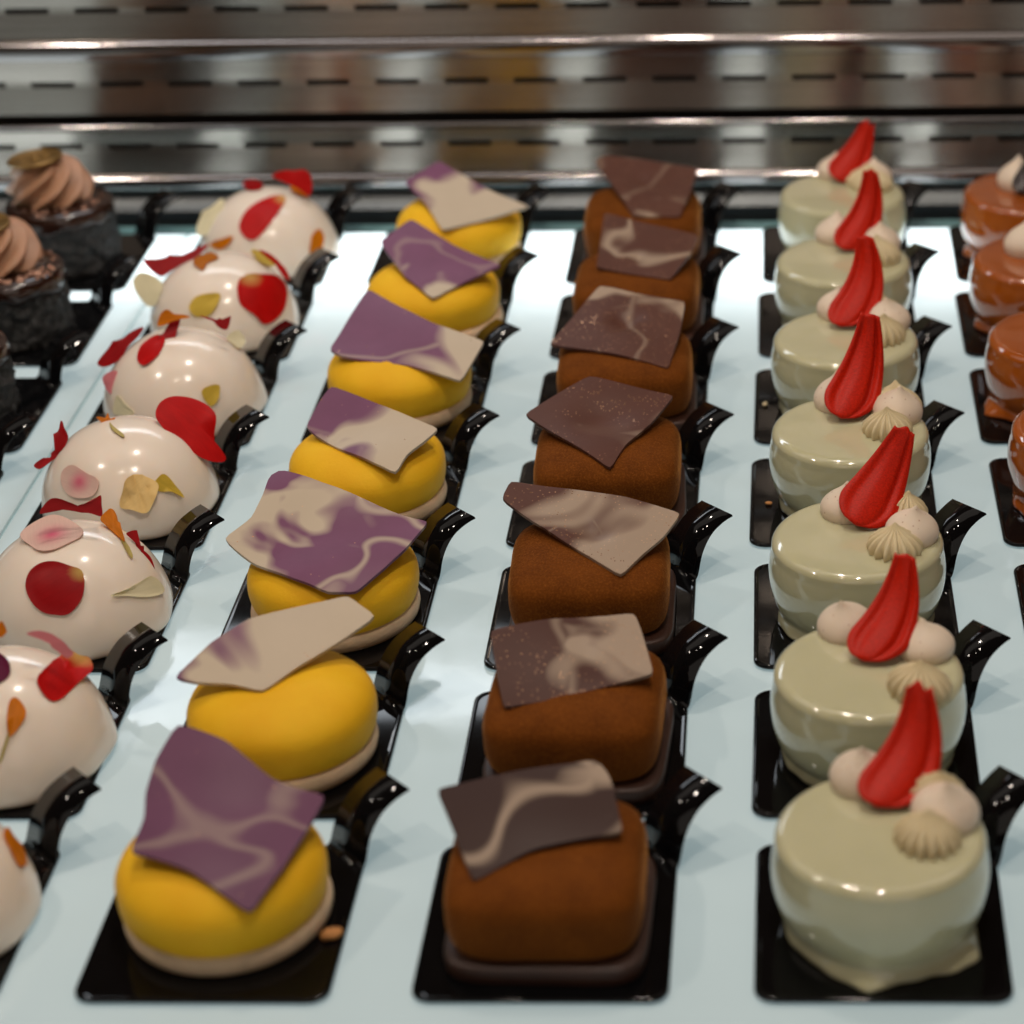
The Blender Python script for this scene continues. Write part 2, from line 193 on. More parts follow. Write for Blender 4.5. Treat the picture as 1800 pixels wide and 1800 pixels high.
# ------------------------------------------------------------------ materials
class NT:
    def __init__(s, name):
        s.m = bpy.data.materials.new(name); s.m.use_nodes = True
        s.t = s.m.node_tree; s.n = s.t.nodes; s.b = s.n['Principled BSDF']; s.out = s.n['Material Output']
    def add(s, typ, **kw):
        x = s.n.new(typ)
        for k, v in kw.items(): setattr(x, k, v)
        return x
    def link(s, a, b): s.t.links.new(a, b)
    def coord(s, which='Object'):
        if not hasattr(s, 'tc'): s.tc = s.add('ShaderNodeTexCoord')
        return s.tc.outputs[which]
    def noise(s, scale, detail=3, rough=.55, vec=None, dist=0.0):
        x = s.add('ShaderNodeTexNoise'); x.inputs['Scale'].default_value = scale; x.inputs['Detail'].default_value = detail
        x.inputs['Roughness'].default_value = rough; x.inputs['Distortion'].default_value = dist
        s.link(vec if vec is not None else s.coord(), x.inputs['Vector']); return x.outputs['Fac']
    def ramp(s, fac, stops):
        x = s.add('ShaderNodeValToRGB'); e = x.color_ramp.elements
        while len(e) < len(stops): e.new(0.5)
        for k, (p, c) in zip(e, stops): k.position = p; k.color = c if len(c) == 4 else (*c, 1)
        s.link(fac, x.inputs[0]); return x.outputs[0]
    def mix(s, fac, a, b):
        x = s.add('ShaderNodeMix', data_type='RGBA')
        for k, v in ((0, fac), (6, a), (7, b)):
            if hasattr(v, 'links'): s.link(v, x.inputs[k])
            elif k == 0: x.inputs[0].default_value = v
            else: x.inputs[k].default_value = (*v, 1)
        return x.outputs[2]
    def math(s, op, a, b=None):
        x = s.add('ShaderNodeMath', operation=op)
        for k, v in ((0, a), (1, b)):
            if v is None: continue
            if hasattr(v, 'links'): s.link(v, x.inputs[k])
            else: x.inputs[k].default_value = v
        return x.outputs[0]
    def bump(s, h, strength, dist=0.001, normal=None):
        x = s.add('ShaderNodeBump'); x.inputs['Strength'].default_value = strength; x.inputs['Distance'].default_value = dist
        s.link(h, x.inputs['Height'])
        if normal is not None: s.link(normal, x.inputs['Normal'])
        s.link(x.outputs[0], s.b.inputs['Normal']); return x.outputs[0]
    def set(s, **kw):
        names = dict(color='Base Color', rough='Roughness', metal='Metallic', sss='Subsurface Weight', sssr='Subsurface Radius', ssss='Subsurface Scale',
                     coat='Coat Weight', coatr='Coat Roughness', sheen='Sheen Weight', sheenr='Sheen Roughness', sheent='Sheen Tint', ior='IOR', trans='Transmission Weight', spec='Specular IOR Level', aniso='Anisotropic')
        for k, v in kw.items():
            i = s.b.inputs[names[k]]
            if hasattr(v, 'links'): s.link(v, i)
            elif isinstance(v, tuple) and len(v) == 3 and i.type == 'RGBA': i.default_value = (*v, 1)
            else: i.default_value = v
        return s

def simple(name, col, rough, var=0.12, vscale=60, bump=0.0, bscale=400, **kw):
    a = NT(name)
    n = a.noise(vscale, 4)
    lo = tuple(c * (1 - var) for c in col); hi = tuple(min(1, c * (1 + var)) for c in col)
    a.set(color=a.ramp(n, [(0.3, lo), (0.7, hi)]), rough=rough, **kw)
    if bump: a.bump(a.noise(bscale, 3), bump, 0.0006)
    return a.m
M = {}
M['board'] = simple('black_plastic', (0.003, 0.003, 0.0035), 0.05, 0.2, ior=1.3)
# glaze (white)
a = NT('white_mirror_glaze'); n = a.noise(35, 3)
a.set(color=a.ramp(n, [(.3, (.78, .675, .575)), (.7, (.83, .73, .63))]), rough=.18, sss=.25, sssr=(.9, .6, .4), ssss=.003, coat=.25, coatr=.02, ior=1.42)
a.bump(a.noise(60, 2), .10, .0008); M['white_glaze'] = a.m
# yellow velvet
a = NT('yellow_velvet'); n = a.noise(45, 3)
a.set(color=a.ramp(n, [(.25, (.78, .41, .010)), (.75, (.86, .51, .020))]), rough=.62, sheen=.08, sheenr=.3, sss=.15, sssr=(1., .5, .1), ssss=.002, spec=.15)
a.bump(a.noise(900, 3, .7), .5, .0004); M['yellow'] = a.m
M['biscuit'] = simple('pale_biscuit', (.70, .51, .33), .75, .12, 120, .5, 700, sss=.1, ssss=.002)
a = NT('brown_velvet'); n = a.noise(70, 5); n2 = a.noise(1400, 2)
c1 = a.ramp(n, [(.25, (.088, .022, .002)), (.75, (.150, .041, .004))])
a.set(color=a.mix(a.math('MULTIPLY', a.ramp(n2, [(.45, (0, 0, 0)), (.75, (1, 1, 1))]), .45), c1, (.30, .10, .012)), rough=.8, sheen=.60, sheenr=.20, sheent=(.90, .40, .10), spec=.08)
a.bump(a.noise(800, 3, .7), .8, .0006); M['brown'] = a.m
M['slab'] = simple('dark_chocolate_base', (.042, .015, .008), .45, .2, 90, .2, 500)
M['pist'] = None
a = NT('pistachio_glaze'); n = a.noise(30, 3)
a.set(color=a.ramp(n, [(.3, (.51, .49, .315)), (.7, (.56, .535, .35))]), rough=.10, coat=.7, coatr=.02, sss=.3, sssr=(.8, .7, .4), ssss=.003, ior=1.5)
a.bump(a.noise(55, 2), .08, .0008); M['pist'] = a.m
a = NT('caramel_glaze'); n = a.noise(30, 3)
a.set(color=a.ramp(n, [(.3, (.30, .066, .006)), (.7, (.38, .090, .009))]), rough=.10, coat=.8, coatr=.02, ior=1.5)
a.bump(a.noise(75, 2), .16, .0010); M['caramel'] = a.m
def speck(name, base, dark, thr):
    a = NT(name); v = a.add('ShaderNodeTexVoronoi'); v.inputs['Scale'].default_value = 420; a.link(a.coord(), v.inputs['Vector'])
    f = a.ramp(v.outputs['Distance'], [(thr, (1, 1, 1)), (thr + .05, (0, 0, 0))])
    rc = a.math('GREATER_THAN', v.outputs['Color'], .62)
    n = a.noise(80, 3)
    c = a.ramp(n, [(.3, tuple(x * .93 for x in base)), (.7, base)])
    a.set(color=a.mix(a.math('MULTIPLY', f, rc), c, dark), rough=.55, sss=.2, sssr=(.8, .6, .4), ssss=.002)
    a.bump(a.noise(900, 3), .15, .0004); return a.m
M['kiss'] = speck('vanilla_cream', (.76, .63, .50), (.45, .27, .18), .10)
M['ridged'] = speck('pistachio_cream', (.66, .55, .34), (.45, .33, .15), .08)
M['red_choc'] = simple('red_chocolate', (.47, .013, .003), .42, .28, 70, .12, 500, spec=.15)
M['dark_choc'] = simple('dark_chocolate', (.018, .007, .005), .25, .2, 90, .1, 400)
# choco cake
a = NT('cocoa_crumb'); n = a.noise(260, 5, .7)
a.set(color=a.ramp(n, [(.40, (.003, .0025, .002)), (.72, (.030, .026, .025))]), rough=.40, spec=.6)
a.bump(a.noise(210, 5, .7), 1.0, .0030); M['crumb'] = a.m
M['ganache'] = simple('dark_ganache', (.022, .008, .005), .14, .2, 60, .15, 160, coat=.5, coatr=.05)
M['cream'] = simple('milk_chocolate_cream', (.38, .195, .11), .5, .08, 90, .12, 700, sss=.15, ssss=.002)
M['pearl'] = simple('copper_pearl', (.48, .27, .19), .25, .1, 60, metal=.75)
M['coin'] = simple('gilded_chocolate', (.26, .15, .045), .34, .3, 200, .3, 600, metal=.6)
a = NT('plain_steel'); mp = a.add('ShaderNodeMapping'); mp.inputs['Scale'].default_value = (4, 40, 40); a.link(a.coord(), mp.inputs[0]); n = a.noise(1.0, 3, .6, mp.outputs[0])
a.set(color=a.ramp(n, [(.3, (.30, .28, .28)), (.7, (.37, .345, .345))]), metal=1.0, rough=.13, aniso=.5)
tg = a.add('ShaderNodeTangent', direction_type='UV_MAP', uv_map='grain'); a.link(tg.outputs[0], a.b.inputs['Tangent']); M['plain'] = a.m
M['dull'] = simple('dull_steel', (.13, .14, .145), .42, .15, 30, metal=.7)
# marbled shards
def marble(name, dark, light, metal_specks):
    a = NT(name)
    at = a.add('ShaderNodeAttribute', attribute_type='OBJECT', attribute_name='seed')
    at2 = a.add('ShaderNodeAttribute', attribute_type='OBJECT', attribute_name='mix')
    at3 = a.add('ShaderNodeAttribute', attribute_type='OBJECT', attribute_name='vein')
    off = a.add('ShaderNodeVectorMath', operation='ADD')
    a.link(a.coord(), off.inputs[0]); a.link(at.outputs['Vector'], off.inputs[1])
    vec = off.outputs[0]
    at4 = a.add('ShaderNodeAttribute', attribute_type='OBJECT', attribute_name='grad')
    dt = a.add('ShaderNodeVectorMath', operation='DOT_PRODUCT'); a.link(a.coord(), dt.inputs[0]); a.link(at4.outputs['Vector'], dt.inputs[1])
    big = a.noise(26, 2.2, .45, vec, 0.9)
    f1 = a.ramp(a.math('ADD', dt.outputs['Value'], a.math('ADD', big, at2.outputs['Fac'])), [(.55, (0, 0, 0)), (.66, (1, 1, 1))])
    vn = a.noise(19, 1.5, .4, vec, .5)
    d = a.math('ABSOLUTE', a.math('SUBTRACT', vn, .5))
    f2 = a.math('MULTIPLY', a.ramp(d, [(.004, (1, 1, 1)), (.026, (0, 0, 0))]), at3.outputs['Fac'])
    f = a.math('MAXIMUM', f1, f2)
    soft = a.noise(60, 3, .6, vec)
    dk = a.mix(soft, tuple(x * .85 for x in dark), tuple(x * 1.2 for x in dark))
    tone = a.add('ShaderNodeAttribute', attribute_type='OBJECT', attribute_name='tone')
    dk = a.mix(tone.outputs['Fac'], dk, tuple(x * .42 for x in dark))
    lt = a.mix(soft, light, tuple(x * .9 for x in light))
    colr = a.mix(f, dk, lt)
    v = a.add('ShaderNodeTexVoronoi'); v.inputs['Scale'].default_value = 900; a.link(vec, v.inputs['Vector'])
    sp = a.math('MULTIPLY', a.ramp(v.outputs['Distance'], [(.22, (1, 1, 1)), (.3, (0, 0, 0))]), a.math('GREATER_THAN', v.outputs['Color'], .62 if metal_specks else .90))
    sp = a.math('MULTIPLY', sp, a.ramp(a.noise(50, 2, .5, vec), [(.42, (0, 0, 0)), (.6, (1, 1, 1))]))
    sp = a.math('MULTIPLY', sp, a.math('SUBTRACT', 1.0, tone.outputs['Fac']))
    a.set(color=a.mix(sp, colr, (.75, .42, .24)), metal=a.math('MULTIPLY', sp, .9), rough=a.math('SUBTRACT', .42, a.math('MULTIPLY', sp, .24)), spec=.18)
    b1 = a.bump(a.noise(120, 3, .5, vec), .12, .0008)
    b2 = a.bump(v.outputs['Color'], .22 if metal_specks else .08, .0002, b1)
    return a.m
M['purple_marble'] = marble('purple_marbled_chocolate', (.165, .063, .122), (.53, .44, .335), False)
M['brown_marble'] = marble('brown_marbled_chocolate', (.088, .035, .025), (.36, .27, .20), True)
# petals
def petal_mat(name, col, tipc, rough=.45, trans=.25, dark=.6, vv=.45):
    a = NT(name)
    t = a.add('ShaderNodeAttribute', attribute_name='tip')
    uv = a.add('ShaderNodeAttribute', attribute_name='vein')
    n = a.noise(140, 4)
    vein = a.ramp(a.noise(1.0, 2, .5, uv.outputs['Vector']), [(.35, (0, 0, 0)), (.65, (1, 1, 1))])
    c = a.mix(n, tuple(x * dark for x in col), col)
    c = a.mix(a.math('MULTIPLY', vein, vv), c, tuple(x * .55 for x in col))
    a.set(color=a.mix(t.outputs['Fac'], c, tipc), rough=rough, spec=.18)
    tr = a.add('ShaderNodeBsdfTranslucent'); tr.inputs[0].default_value = (*col, 1)
    mx = a.add('ShaderNodeMixShader'); mx.inputs[0].default_value = trans
    a.link(a.b.outputs[0], mx.inputs[1]); a.link(tr.outputs[0], mx.inputs[2]); a.link(mx.outputs[0], a.out.inputs[0])
    a.bump(a.noise(220, 3), .25, .0005)
    return a.m
PM = {
 'scarlet': petal_mat('scarlet_petal', (.70, .004, .004), (.70, .48, .14)),
 'red': petal_mat('rose_red_petal', (.48, .014, .018), (.6, .25, .2)),
 'crimson': petal_mat('crimson_petal', (.44, .003, .006), (.62, .42, .10)),
 'orange': petal_mat('orange_petal', (.84, .25, .004), (.8, .4, .02)),
 'amber': petal_mat('amber_petal', (.62, .19, .01), (.8, .4, .02)),
 'yellow': petal_mat('yellow_petal', (.84, .60, .08), (.8, .6, .2)),
 'apricot': petal_mat('apricot_petal', (.95, .70, .30), (.8, .6, .3), dark=.92, vv=.12),
 'cream': petal_mat('cream_petal', (.90, .83, .58), (.8, .7, .4), dark=.9, vv=.15),
 'blush': petal_mat('blush_petal', (.84, .60, .52), (.72, .08, .20), trans=.3, dark=.95, vv=.15),
 'pink': petal_mat('pink_petal', (.74, .24, .27), (.7, .5, .45), dark=.85, vv=.25),
 'purple': petal_mat('purple_petal', (.16, .008, .050), (.4, .1, .2)),
 'stem': petal_mat('petal_stem', (.58, .46, .14), (.6, .5, .2), trans=.1),
}
# metal
a = NT('brushed_steel')
mp = a.add('ShaderNodeMapping'); mp.inputs['Scale'].default_value = (6, 500, 900); a.link(a.coord(), mp.inputs[0])
n = a.noise(1.0, 4, .6, mp.outputs[0])
a.set(color=a.ramp(n, [(.3, (.30, .265, .235)), (.7, (.37, .33, .295))]), metal=1.0, rough=.215, aniso=.90)
tg = a.add('ShaderNodeTangent', direction_type='UV_MAP', uv_map='grain'); a.link(tg.outputs[0], a.b.inputs['Tangent'])
a.bump(n, .10, .0004); M['steel'] = a.m
M['slotdark'] = simple('dark_cavity', (.022, .014, .009), .7)
# floor
a = NT('white_back_lit_glass'); n = a.noise(14, 3)
sm = a.noise(38, 5, .65)
a.set(color=a.ramp(n, [(.3, (.60, .67, .68)), (.7, (.63, .70, .71))]), rough=a.ramp(sm, [(.35, (.04, .04, .04)), (.75, (.14, .14, .14))]), ior=1.5)
tr = a.add('ShaderNodeBsdfTranslucent'); tr.inputs[0].default_value = (.80, .90, .92, 1)
mx = a.add('ShaderNodeMixShader'); mx.inputs[0].default_value = .40
a.link(a.b.outputs[0], mx.inputs[1]); a.link(tr.outputs[0], mx.inputs[2]); a.link(mx.outputs[0], a.out.inputs[0])
M['floor'] = a.m
M['glass_edge'] = simple('teal_glass_edge', (.17, .34, .36), .25, .15, 60, coat=.6, coatr=.05)
M['joint'] = simple('teal_joint', (.33, .50, .53), .2, .1, 60)
M['blacksteel'] = simple('cabinet_black', (.01, .01, .01), .6)

# ------------------------------------------------------------------ setting: shelf floor
def structure(name, me, mat):
    o = meshobj(name, me, mat); o['kind'] = 'structure'; return o
def sheet(x0, x1, y0, y1, z, skirt):
    vs = [(x0, y0, z), (x1, y0, z), (x1, y1, z), (x0, y1, z), (x0, y0, z - skirt), (x1, y0, z - skirt), (x1, y1, z - skirt), (x0, y1, z - skirt)]
    fs = [(0, 1, 2, 3), (0, 4, 5, 1), (1, 5, 6, 2), (2, 6, 7, 3), (3, 7, 4, 0)]
    return vs, fs
FB = 0.6185
structure('shelf_floor', from_py('shelf_floor', *sheet(-0.1062, 0.75, -0.20, FB, 0, .006), smooth=False), M['floor'])
structure('shelf_floor', from_py('shelf_floor_side', *sheet(-0.65, -0.1078, -0.20, FB, 0, .006), smooth=False), M['floor'])
vs, fs = [], []; box(vs, fs, -.1076, -.1064, -.20, FB, -.006, -.0012)
structure('floor_joint', from_py('floor_joint', vs, fs, False), M['joint'])
vs, fs = [], []; box(vs, fs, -.65, .75, FB + .0006, .6335, -.0075, -.0010)
me = from_py('floor_rear_edge', vs, fs, False)
structure('floor_rear_edge', me, M['glass_edge'])
vs, fs = [], []; box(vs, fs, -.9, 1.0, .6342, .6360, -.40, -.006)
structure('under_floor_light_block', from_py('under_floor_light_block', vs, fs, False), M['blacksteel'])  # added divider keeping the under-shelf light out of the rear gap
vs, fs = [], []; box(vs, fs, -.9, 1.0, -.4, .80, -.42, -.40)
structure('cabinet_base', from_py('cabinet_base', vs, fs, False), M['blacksteel'])
# ------------------------------------------------------------------ back wall of folded, slotted steel
wall = thing('steel_back_wall', 'brushed steel rear panel of the display case with rows of slots', 'back panel', (0, .66, 0))
X0, X1 = -.75, .85
def grain(me, f):
    uv = me.uv_layers.new(name='grain')
    for l in me.loops: uv.data[l.index].uv = f(l.vertex_index)
def strip(name, prof, mat, parent, bev=True):
    """prof: list of (y,z); extruded along X"""
    vs = []; fs = []
    n = len(prof)
    for x in (X0, X1): vs += [(x, y, z) for y, z in prof]
    for i in range(n - 1): fs.append((i, i + 1, n + i + 1, n + i))
    me = from_py(name, vs, fs, True)
    cum = [0.0]
    for a_, b_ in zip(prof, prof[1:]): cum.append(cum[-1] + math.hypot(a_[0] - b_[0], a_[1] - b_[1]))
    grain(me, lambda i: (cum[i % n] * 10, vs[i][0] * 10))
    return meshobj(name, me, mat, parent)
def arc(cy, cz, r, a0, a1, n=8):
    return [(cy + r * math.cos(R(a0 + (a1 - a0) * i / n)), cz + r * math.sin(R(a0 + (a1 - a0) * i / n))) for i in range(n + 1)]
# foot strip (between floor gap and first bar)
foot = strip('wall_foot', [(-.0085, -.012), (-.0085, .0002)] + arc(-.0073, .0002, .0012, 180, 115, 5) + [(.0, .0072), (.0, .0086)], M['dull'], wall)
def bar(z0, z1, d=.0042, r=.0014):
    rt = .0036
    mid = [(-d - .0003 * math.sin(math.pi * k / 6), z0 + r + (z1 - rt - z0 - r) * k / 6) for k in range(1, 6)]
    return [(0, z0 - .0001)] + arc(-d + r, z0 + r, r, 270, 180, 8) + mid + arc(-d + rt, z1 - rt, rt, 180, 90, 14) + [(0, z1 + .0001)]
def slotted(z0, z1, zs, sh, x_off, tilt=.0007):
    """steel sheet with a row of open slots at height zs (+-sh/2)"""
    pitch, sl = .0370, .0232
    xs = [X0]; x = X0 + x_off
    cuts = []
    while x + sl < X1:
        cuts.append((x, x + sl)); x += pitch
    vs, fs = [], []
    def quad(xa, xb, za, zb, ya, yb):
        b = len(vs); vs.extend([(xa, ya, za), (xb, ya, za), (xb, yb, zb), (xa, yb, zb)]); fs.append((b, b + 1, b + 2, b + 3))
    za, zb = zs - sh / 2, zs + sh / 2
    quad(X0, X1, z0, za, 0, tilt); quad(X0, X1, zb, z1, tilt, 0)
    px = X0
    for c0, c1 in cuts:
        quad(px, c0, za, zb, tilt, tilt); px = c1
        # sides of the slot, running back
        for (xa, xb, z_) in ((c0, c1, za), (c0, c1, zb)):
            b = len(vs); vs.extend([(xa, tilt, z_), (xb, tilt, z_), (xb, tilt + .0015, z_), (xa, tilt + .0015, z_)]); fs.append((b, b + 1, b + 2, b + 3))
    quad(px, X1, za, zb, tilt, tilt)
    me = from_py('slotted_panel', vs, fs, False)
    grain(me, lambda i: ((vs[i][2] + vs[i][1]) * 10, vs[i][0] * 10))
    return meshobj('slotted_panel', me, M['steel'], wall)
ZP = .0748
for k in range(4):
    o_ = k * ZP
    strip('steel_bar', [(y, z + o_) for y, z in bar(.0085, .0190)], M['plain'], wall)
    slotted(.0192 + o_, .0455 + o_, .0347 + o_, .0029, (.0045, -.0025 + .037, .006, .012)[k] - .002, .0012)
    strip('steel_lip', [(.004, .0440 + o_), (-.0012, .0440 + o_)] + [(y, z + o_) for y, z in arc(-.0010, .0462, .0012, 250, 90, 7)] + [(.006, .0476 + o_)], M['plain'], wall)
    slotted(.0530 + o_, .0832 + o_, .0694 + o_, .0029, (.0030, .006, .012, .02)[k], .0012)
vs, fs = [], []; box(vs, fs, X0, X1, .0125, .02, -.42, .36)
meshobj('shade_backing', from_py('shade_backing', vs, fs, False), M['slotdark'], wall)  # dark sheet put behind slots and gaps to paint in their shade
# ------------------------------------------------------------------ black boards with a curled corner tab
CW = .07558
def board_mesh():
    r = .006; n = 6; outline = []
    for cx_, cy_, a0 in ((CW - r, r, -90), (CW - r, CW - r, 0), (r, CW - r, 90), (r, r, 180)):
        for i in range(n + 1):
            t = R(a0 + 90 * i / n); outline.append((cx_ + r * math.cos(t), cy_ + r * math.sin(t)))
    bm = bmesh.new()
    def ring(ins, z):
        c = CW / 2; s = (CW - 2 * ins) / CW
        return [bm.verts.new((c + (x - c) * s, c + (y - c) * s, z)) for x, y in outline]
    rings = [ring(.0004, .0004), ring(0, .0008), ring(.0001, .0015), ring(.0005, .0019), ring(.0011, .0019), ring(.0018, .0016)]
    m = len(outline)
    for a_, b_ in zip(rings, rings[1:]):
        for i in range(m): bm.faces.new((a_[i], a_[(i + 1) % m], b_[(i + 1) % m], b_[i]))
    bm.faces.new(rings[-1]); bm.faces.new(rings[0][::-1])
    me = bpy.data.meshes.new('board'); bm.to_mesh(me); bm.free()
    me.polygons.foreach_set('use_smooth', [len(p.vertices) == 4 for p in me.polygons])
    return me
def tab_mesh():
    prof = [(-.004, .0011, .0086), (-.0012, .0012, .0087), (.0006, .0024, .0087), (.0017, .0052, .0087), (.0028, .0085, .0085), (.0044, .0118, .0083),
            (.0070, .0152, .0081), (.0105, .0181, .0080), (.0148, .0199, .0080), (.0178, .0207, .0081), (.0197, .0210, .0082), (.0206, .0211, .0083)]
    # refine
    P = [Vector(p) for p in prof]; Q = []
    for i in range(len(P) - 1):
        p0 = P[max(i - 1, 0)]; p1 = P[i]; p2 = P[i + 1]; p3 = P[min(i + 2, len(P) - 1)]
        for s in range(4):
            t = s / 4; Q.append(0.5 * ((2 * p1) + (p2 - p0) * t + (2 * p0 - 5 * p1 + 4 * p2 - p3) * t * t + (3 * p1 - p0 - 3 * p2 + p3) * t ** 3))
    Q.append(P[-1])
    e = Vector((1, 1, 0)).normalized(); s_ = Vector((1, -1, 0)).normalized()
    org = Vector((.0690, .0700, 0))
    vs, fs = [], []
    th = .0009
    for i, q in enumerate(Q):
        d = (Q[min(i + 1, len(Q) - 1)] - Q[max(i - 1, 0)]); tang = Vector((d.x, d.y)).normalized(); nn = Vector((-tang.y, tang.x))
        for sgn in (1, -1):
            for side in (-1, 1):
                dd = q.x + nn.x * th / 2 * sgn; zz = q.y + nn.y * th / 2 * sgn
                vs.append(tuple(org + e * dd + s_ * side * q.z * 1.06 + Vector((0, 0, zz))))
    for i in range(len(Q) - 1):
        a_, b_ = 4 * i, 4 * (i + 1)   # 0: top left,1 top right,2 bottom left,3 bottom right
        fs += [(a_, a_ + 1, b_ + 1, b_), (a_ + 3, a_ + 2, b_ + 2, b_ + 3), (a_ + 1, a_ + 3, b_ + 3, b_ + 1), (a_ + 2, a_, b_, b_ + 2)]
    e_ = 4 * (len(Q) - 1); fs += [(0, 2, 3, 1), (e_, e_ + 1, e_ + 3, e_ + 2)]
    me = from_py('tab', vs, fs, True)
    bm = bmesh.new(); bm.from_mesh(me); bmesh.ops.recalc_face_normals(bm, faces=bm.faces[:])
    sharp = [ed for ed in bm.edges if len(ed.link_faces) == 2 and ed.calc_face_angle() > 1.0]
    bmesh.ops.bevel(bm, geom=sharp, offset=.0003, segments=2, affect='EDGES'); bm.to_mesh(me); bm.free()
    me.polygons.foreach_set('use_smooth', [True] * len(me.polygons))
    return me
BM_, TM_ = board_mesh(), tab_mesh()
rnd = random.Random(5)
ORD = ['front', 'second', 'third', 'fourth', 'fifth', 'sixth', 'rearmost']
KIND = {-2: 'dark chocolate cake', -1: 'petal-topped white dome', 0: 'yellow dome', 1: 'brown velvet cushion', 2: 'pistachio-glazed cake', 3: 'caramel-glazed cake'}
def place(r, total_first=0):
    return {0: 'frontmost', 6: 'rearmost'}.get(r, ('%s from the front' % ORD[r]))
for c, r, x, y in D['cards']:
    lab = 'black square board with curled corner tab under the %s %s' % ({0: 'frontmost', 6: 'rearmost'}.get(r, ORD[r] + ' row'), KIND[c])
    if c == -2 and r == 3: lab = 'black board with curled tab at left edge, in front of the nearest dark chocolate cake'
    t = thing('cake_board', lab, 'cake board', (x / 1000, y / 1000, .0003), R(rnd.uniform(-.4, .4)), 'black cake boards in columns on the shelf')
    meshobj('board', BM_, M['board'], t); tb = meshobj('tab', TM_, M['board'], t)
    tb.rotation_euler = (0, 0, 0)
PC = {k: Vector((v[0] / 1000, v[1] / 1000, .0019)) for k, v in D['pc'].items()}
# ------------------------------------------------------------------ flat bumpy sheet from a contour
def fill_sheet(pts, thick, rings=7, shape=None, name='shard'):
    """pts: closed contour (Vectors). builds concentric rings to the centroid, displaced by shape(local point)->Vector; solid of given thickness"""
    n = len(pts); c = sum(pts, Vector()) / n
    nn = Vector()
    for i in range(n): nn += (pts[i] - c).cross(pts[(i + 1) % n] - c)
    nn.normalize()
    if nn.z < 0: nn = -nn; pts = pts[::-1]
    vs = []; layers = []
    for sgn in (0, 1):
        L = []
        for k in range(rings):
            s = 1 - k / rings; ring = []
            for p in pts:
                q = c + (p - c) * s
                if shape: q = q + shape(q, s)
                ring.append(len(vs)); vs.append(q - nn * thick * sgn)
            L.append(ring)
        q = c.copy()
        if shape: q = q + shape(q, 0)
        L.append([len(vs)]); vs.append(q - nn * thick * sgn); layers.append(L)
    fs = []
    for sgn, L in enumerate(layers):
        for a_, b_ in zip(L, L[1:]):
            for i in range(n):
                j = (i + 1) % n
                f = (a_[i], a_[j], b_[0]) if len(b_) == 1 else (a_[i], a_[j], b_[j], b_[i])
                fs.append(f if sgn == 0 else f[::-1])
    for i in range(n):
        j = (i + 1) % n; fs.append((layers[0][0][j], layers[0][0][i], layers[1][0][i], layers[1][0][j]))
    me = from_py(name, vs, fs, True)
    return me, c, nn
def lin_resample(pts, step):
    out = []
    n = len(pts)
    for i in range(n):
        a_, b_ = pts[i], pts[(i + 1) % n]; k = max(1, int((b_ - a_).length / step))
        for s in range(k): out.append(a_ + (b_ - a_) * (s / k))
    return out
def edge_sharpen(me, angle=.9):
    bm = bmesh.new(); bm.from_mesh(me)
    for e in bm.edges:
        if len(e.link_faces) == 2 and e.calc_face_angle() > angle: e.smooth = False
    bm.to_mesh(me); bm.free()
def shard(key, parent, mat, seed, mix, vein, wav=.0012, dents=(), gx=0, gy=0):
    pts = [Vector(p) / 1000 for p in D['shards'][key]]
    # keep the corners, soften the edges
    con = lin_resample(pts, .0025)
    con = [con[i] * .6 + (con[i - 1] + con[(i + 1) % len(con)]) * .2 for i in range(len(con))]
    rn = random.Random(seed); ph = [rn.uniform(0, 6.28) for _ in range(4)]
    ax = rn.uniform(-.6, .6)
    def shp(q, s):
        z = wav * math.sin(q.x * 95 + ph[0]) + wav * .8 * math.sin((q.y + ax * q.x) * 110 + ph[1])
        for dx, dy, rad, dep in dents:
            z -= dep * math.exp(-((q.x - dx) ** 2 + (q.y - dy) ** 2) / rad ** 2)
        return Vector((0, 0, z))
    me, c, nn = fill_sheet(con, .0013, 10, shp, 'chocolate_shard')
    edge_sharpen(me)
    o = meshobj('chocolate_shard', me, mat, parent)
    o['seed'] = [rn.uniform(0, 9), rn.uniform(0, 9), rn.uniform(0, 9)]; o['tone'] = 1.0 if key == '1,0' else (.35 if key in ('1,1', '0,0') else 0.0); o['grad'] = [float(gx), float(gy), 0.0]; o['mix'] = mix; o['vein'] = vein  # tone: darker chocolate of the front shards, with their turned-away shade painted in
    return o
# ------------------------------------------------------------------ yellow domes
def superdome(Rm, z0, zmid, z1, rb, e=2.3):
    pr = [(0, z0), (rb * .6, z0), (rb, z0)]
    for i in range(1, 9):
        t = i / 8 * math.pi / 2
        pr.append((rb + (Rm - rb) * math.sin(t) ** .9, z0 + (zmid - z0) * (1 - math.cos(t))))
    for i in range(1, 25):
        t = i / 24 * math.pi / 2
        pr.append((Rm * max(math.cos(t), 0) ** (2 / e), zmid + (z1 - zmid) * math.sin(t) ** (2 / e)))
    pr[-1] = (0, z1)
    return pr
vs, fs = lathe([(0, 0), (.030, 0), (.0311, .0012), (.0316, .0035), (.0311, .0060), (.030, .0072), (0, .0072)], 72)
me_bis = from_py('biscuit_base', vs, fs)
def dent(seed, amp):
    def f(t, r_, z, i):
        p = Vector((r_ * math.cos(t) * 45 + seed * 9.7, r_ * math.sin(t) * 45, z * 45))
        k = 1 + amp * noise.noise(p) + amp * .4 * noise.noise(p * 2.7)
        return r_ * k, z * (1 + amp * .5 * noise.noise(p + Vector((5, 5, 5)))) if z > .02 else z
    return f
me_yels = [from_py('mousse_dome', *lathe(superdome(.0318, .0066, .0158, .0300, .0285, 2.35), 80, dent(s + 1, .014))) for s in range(7)]
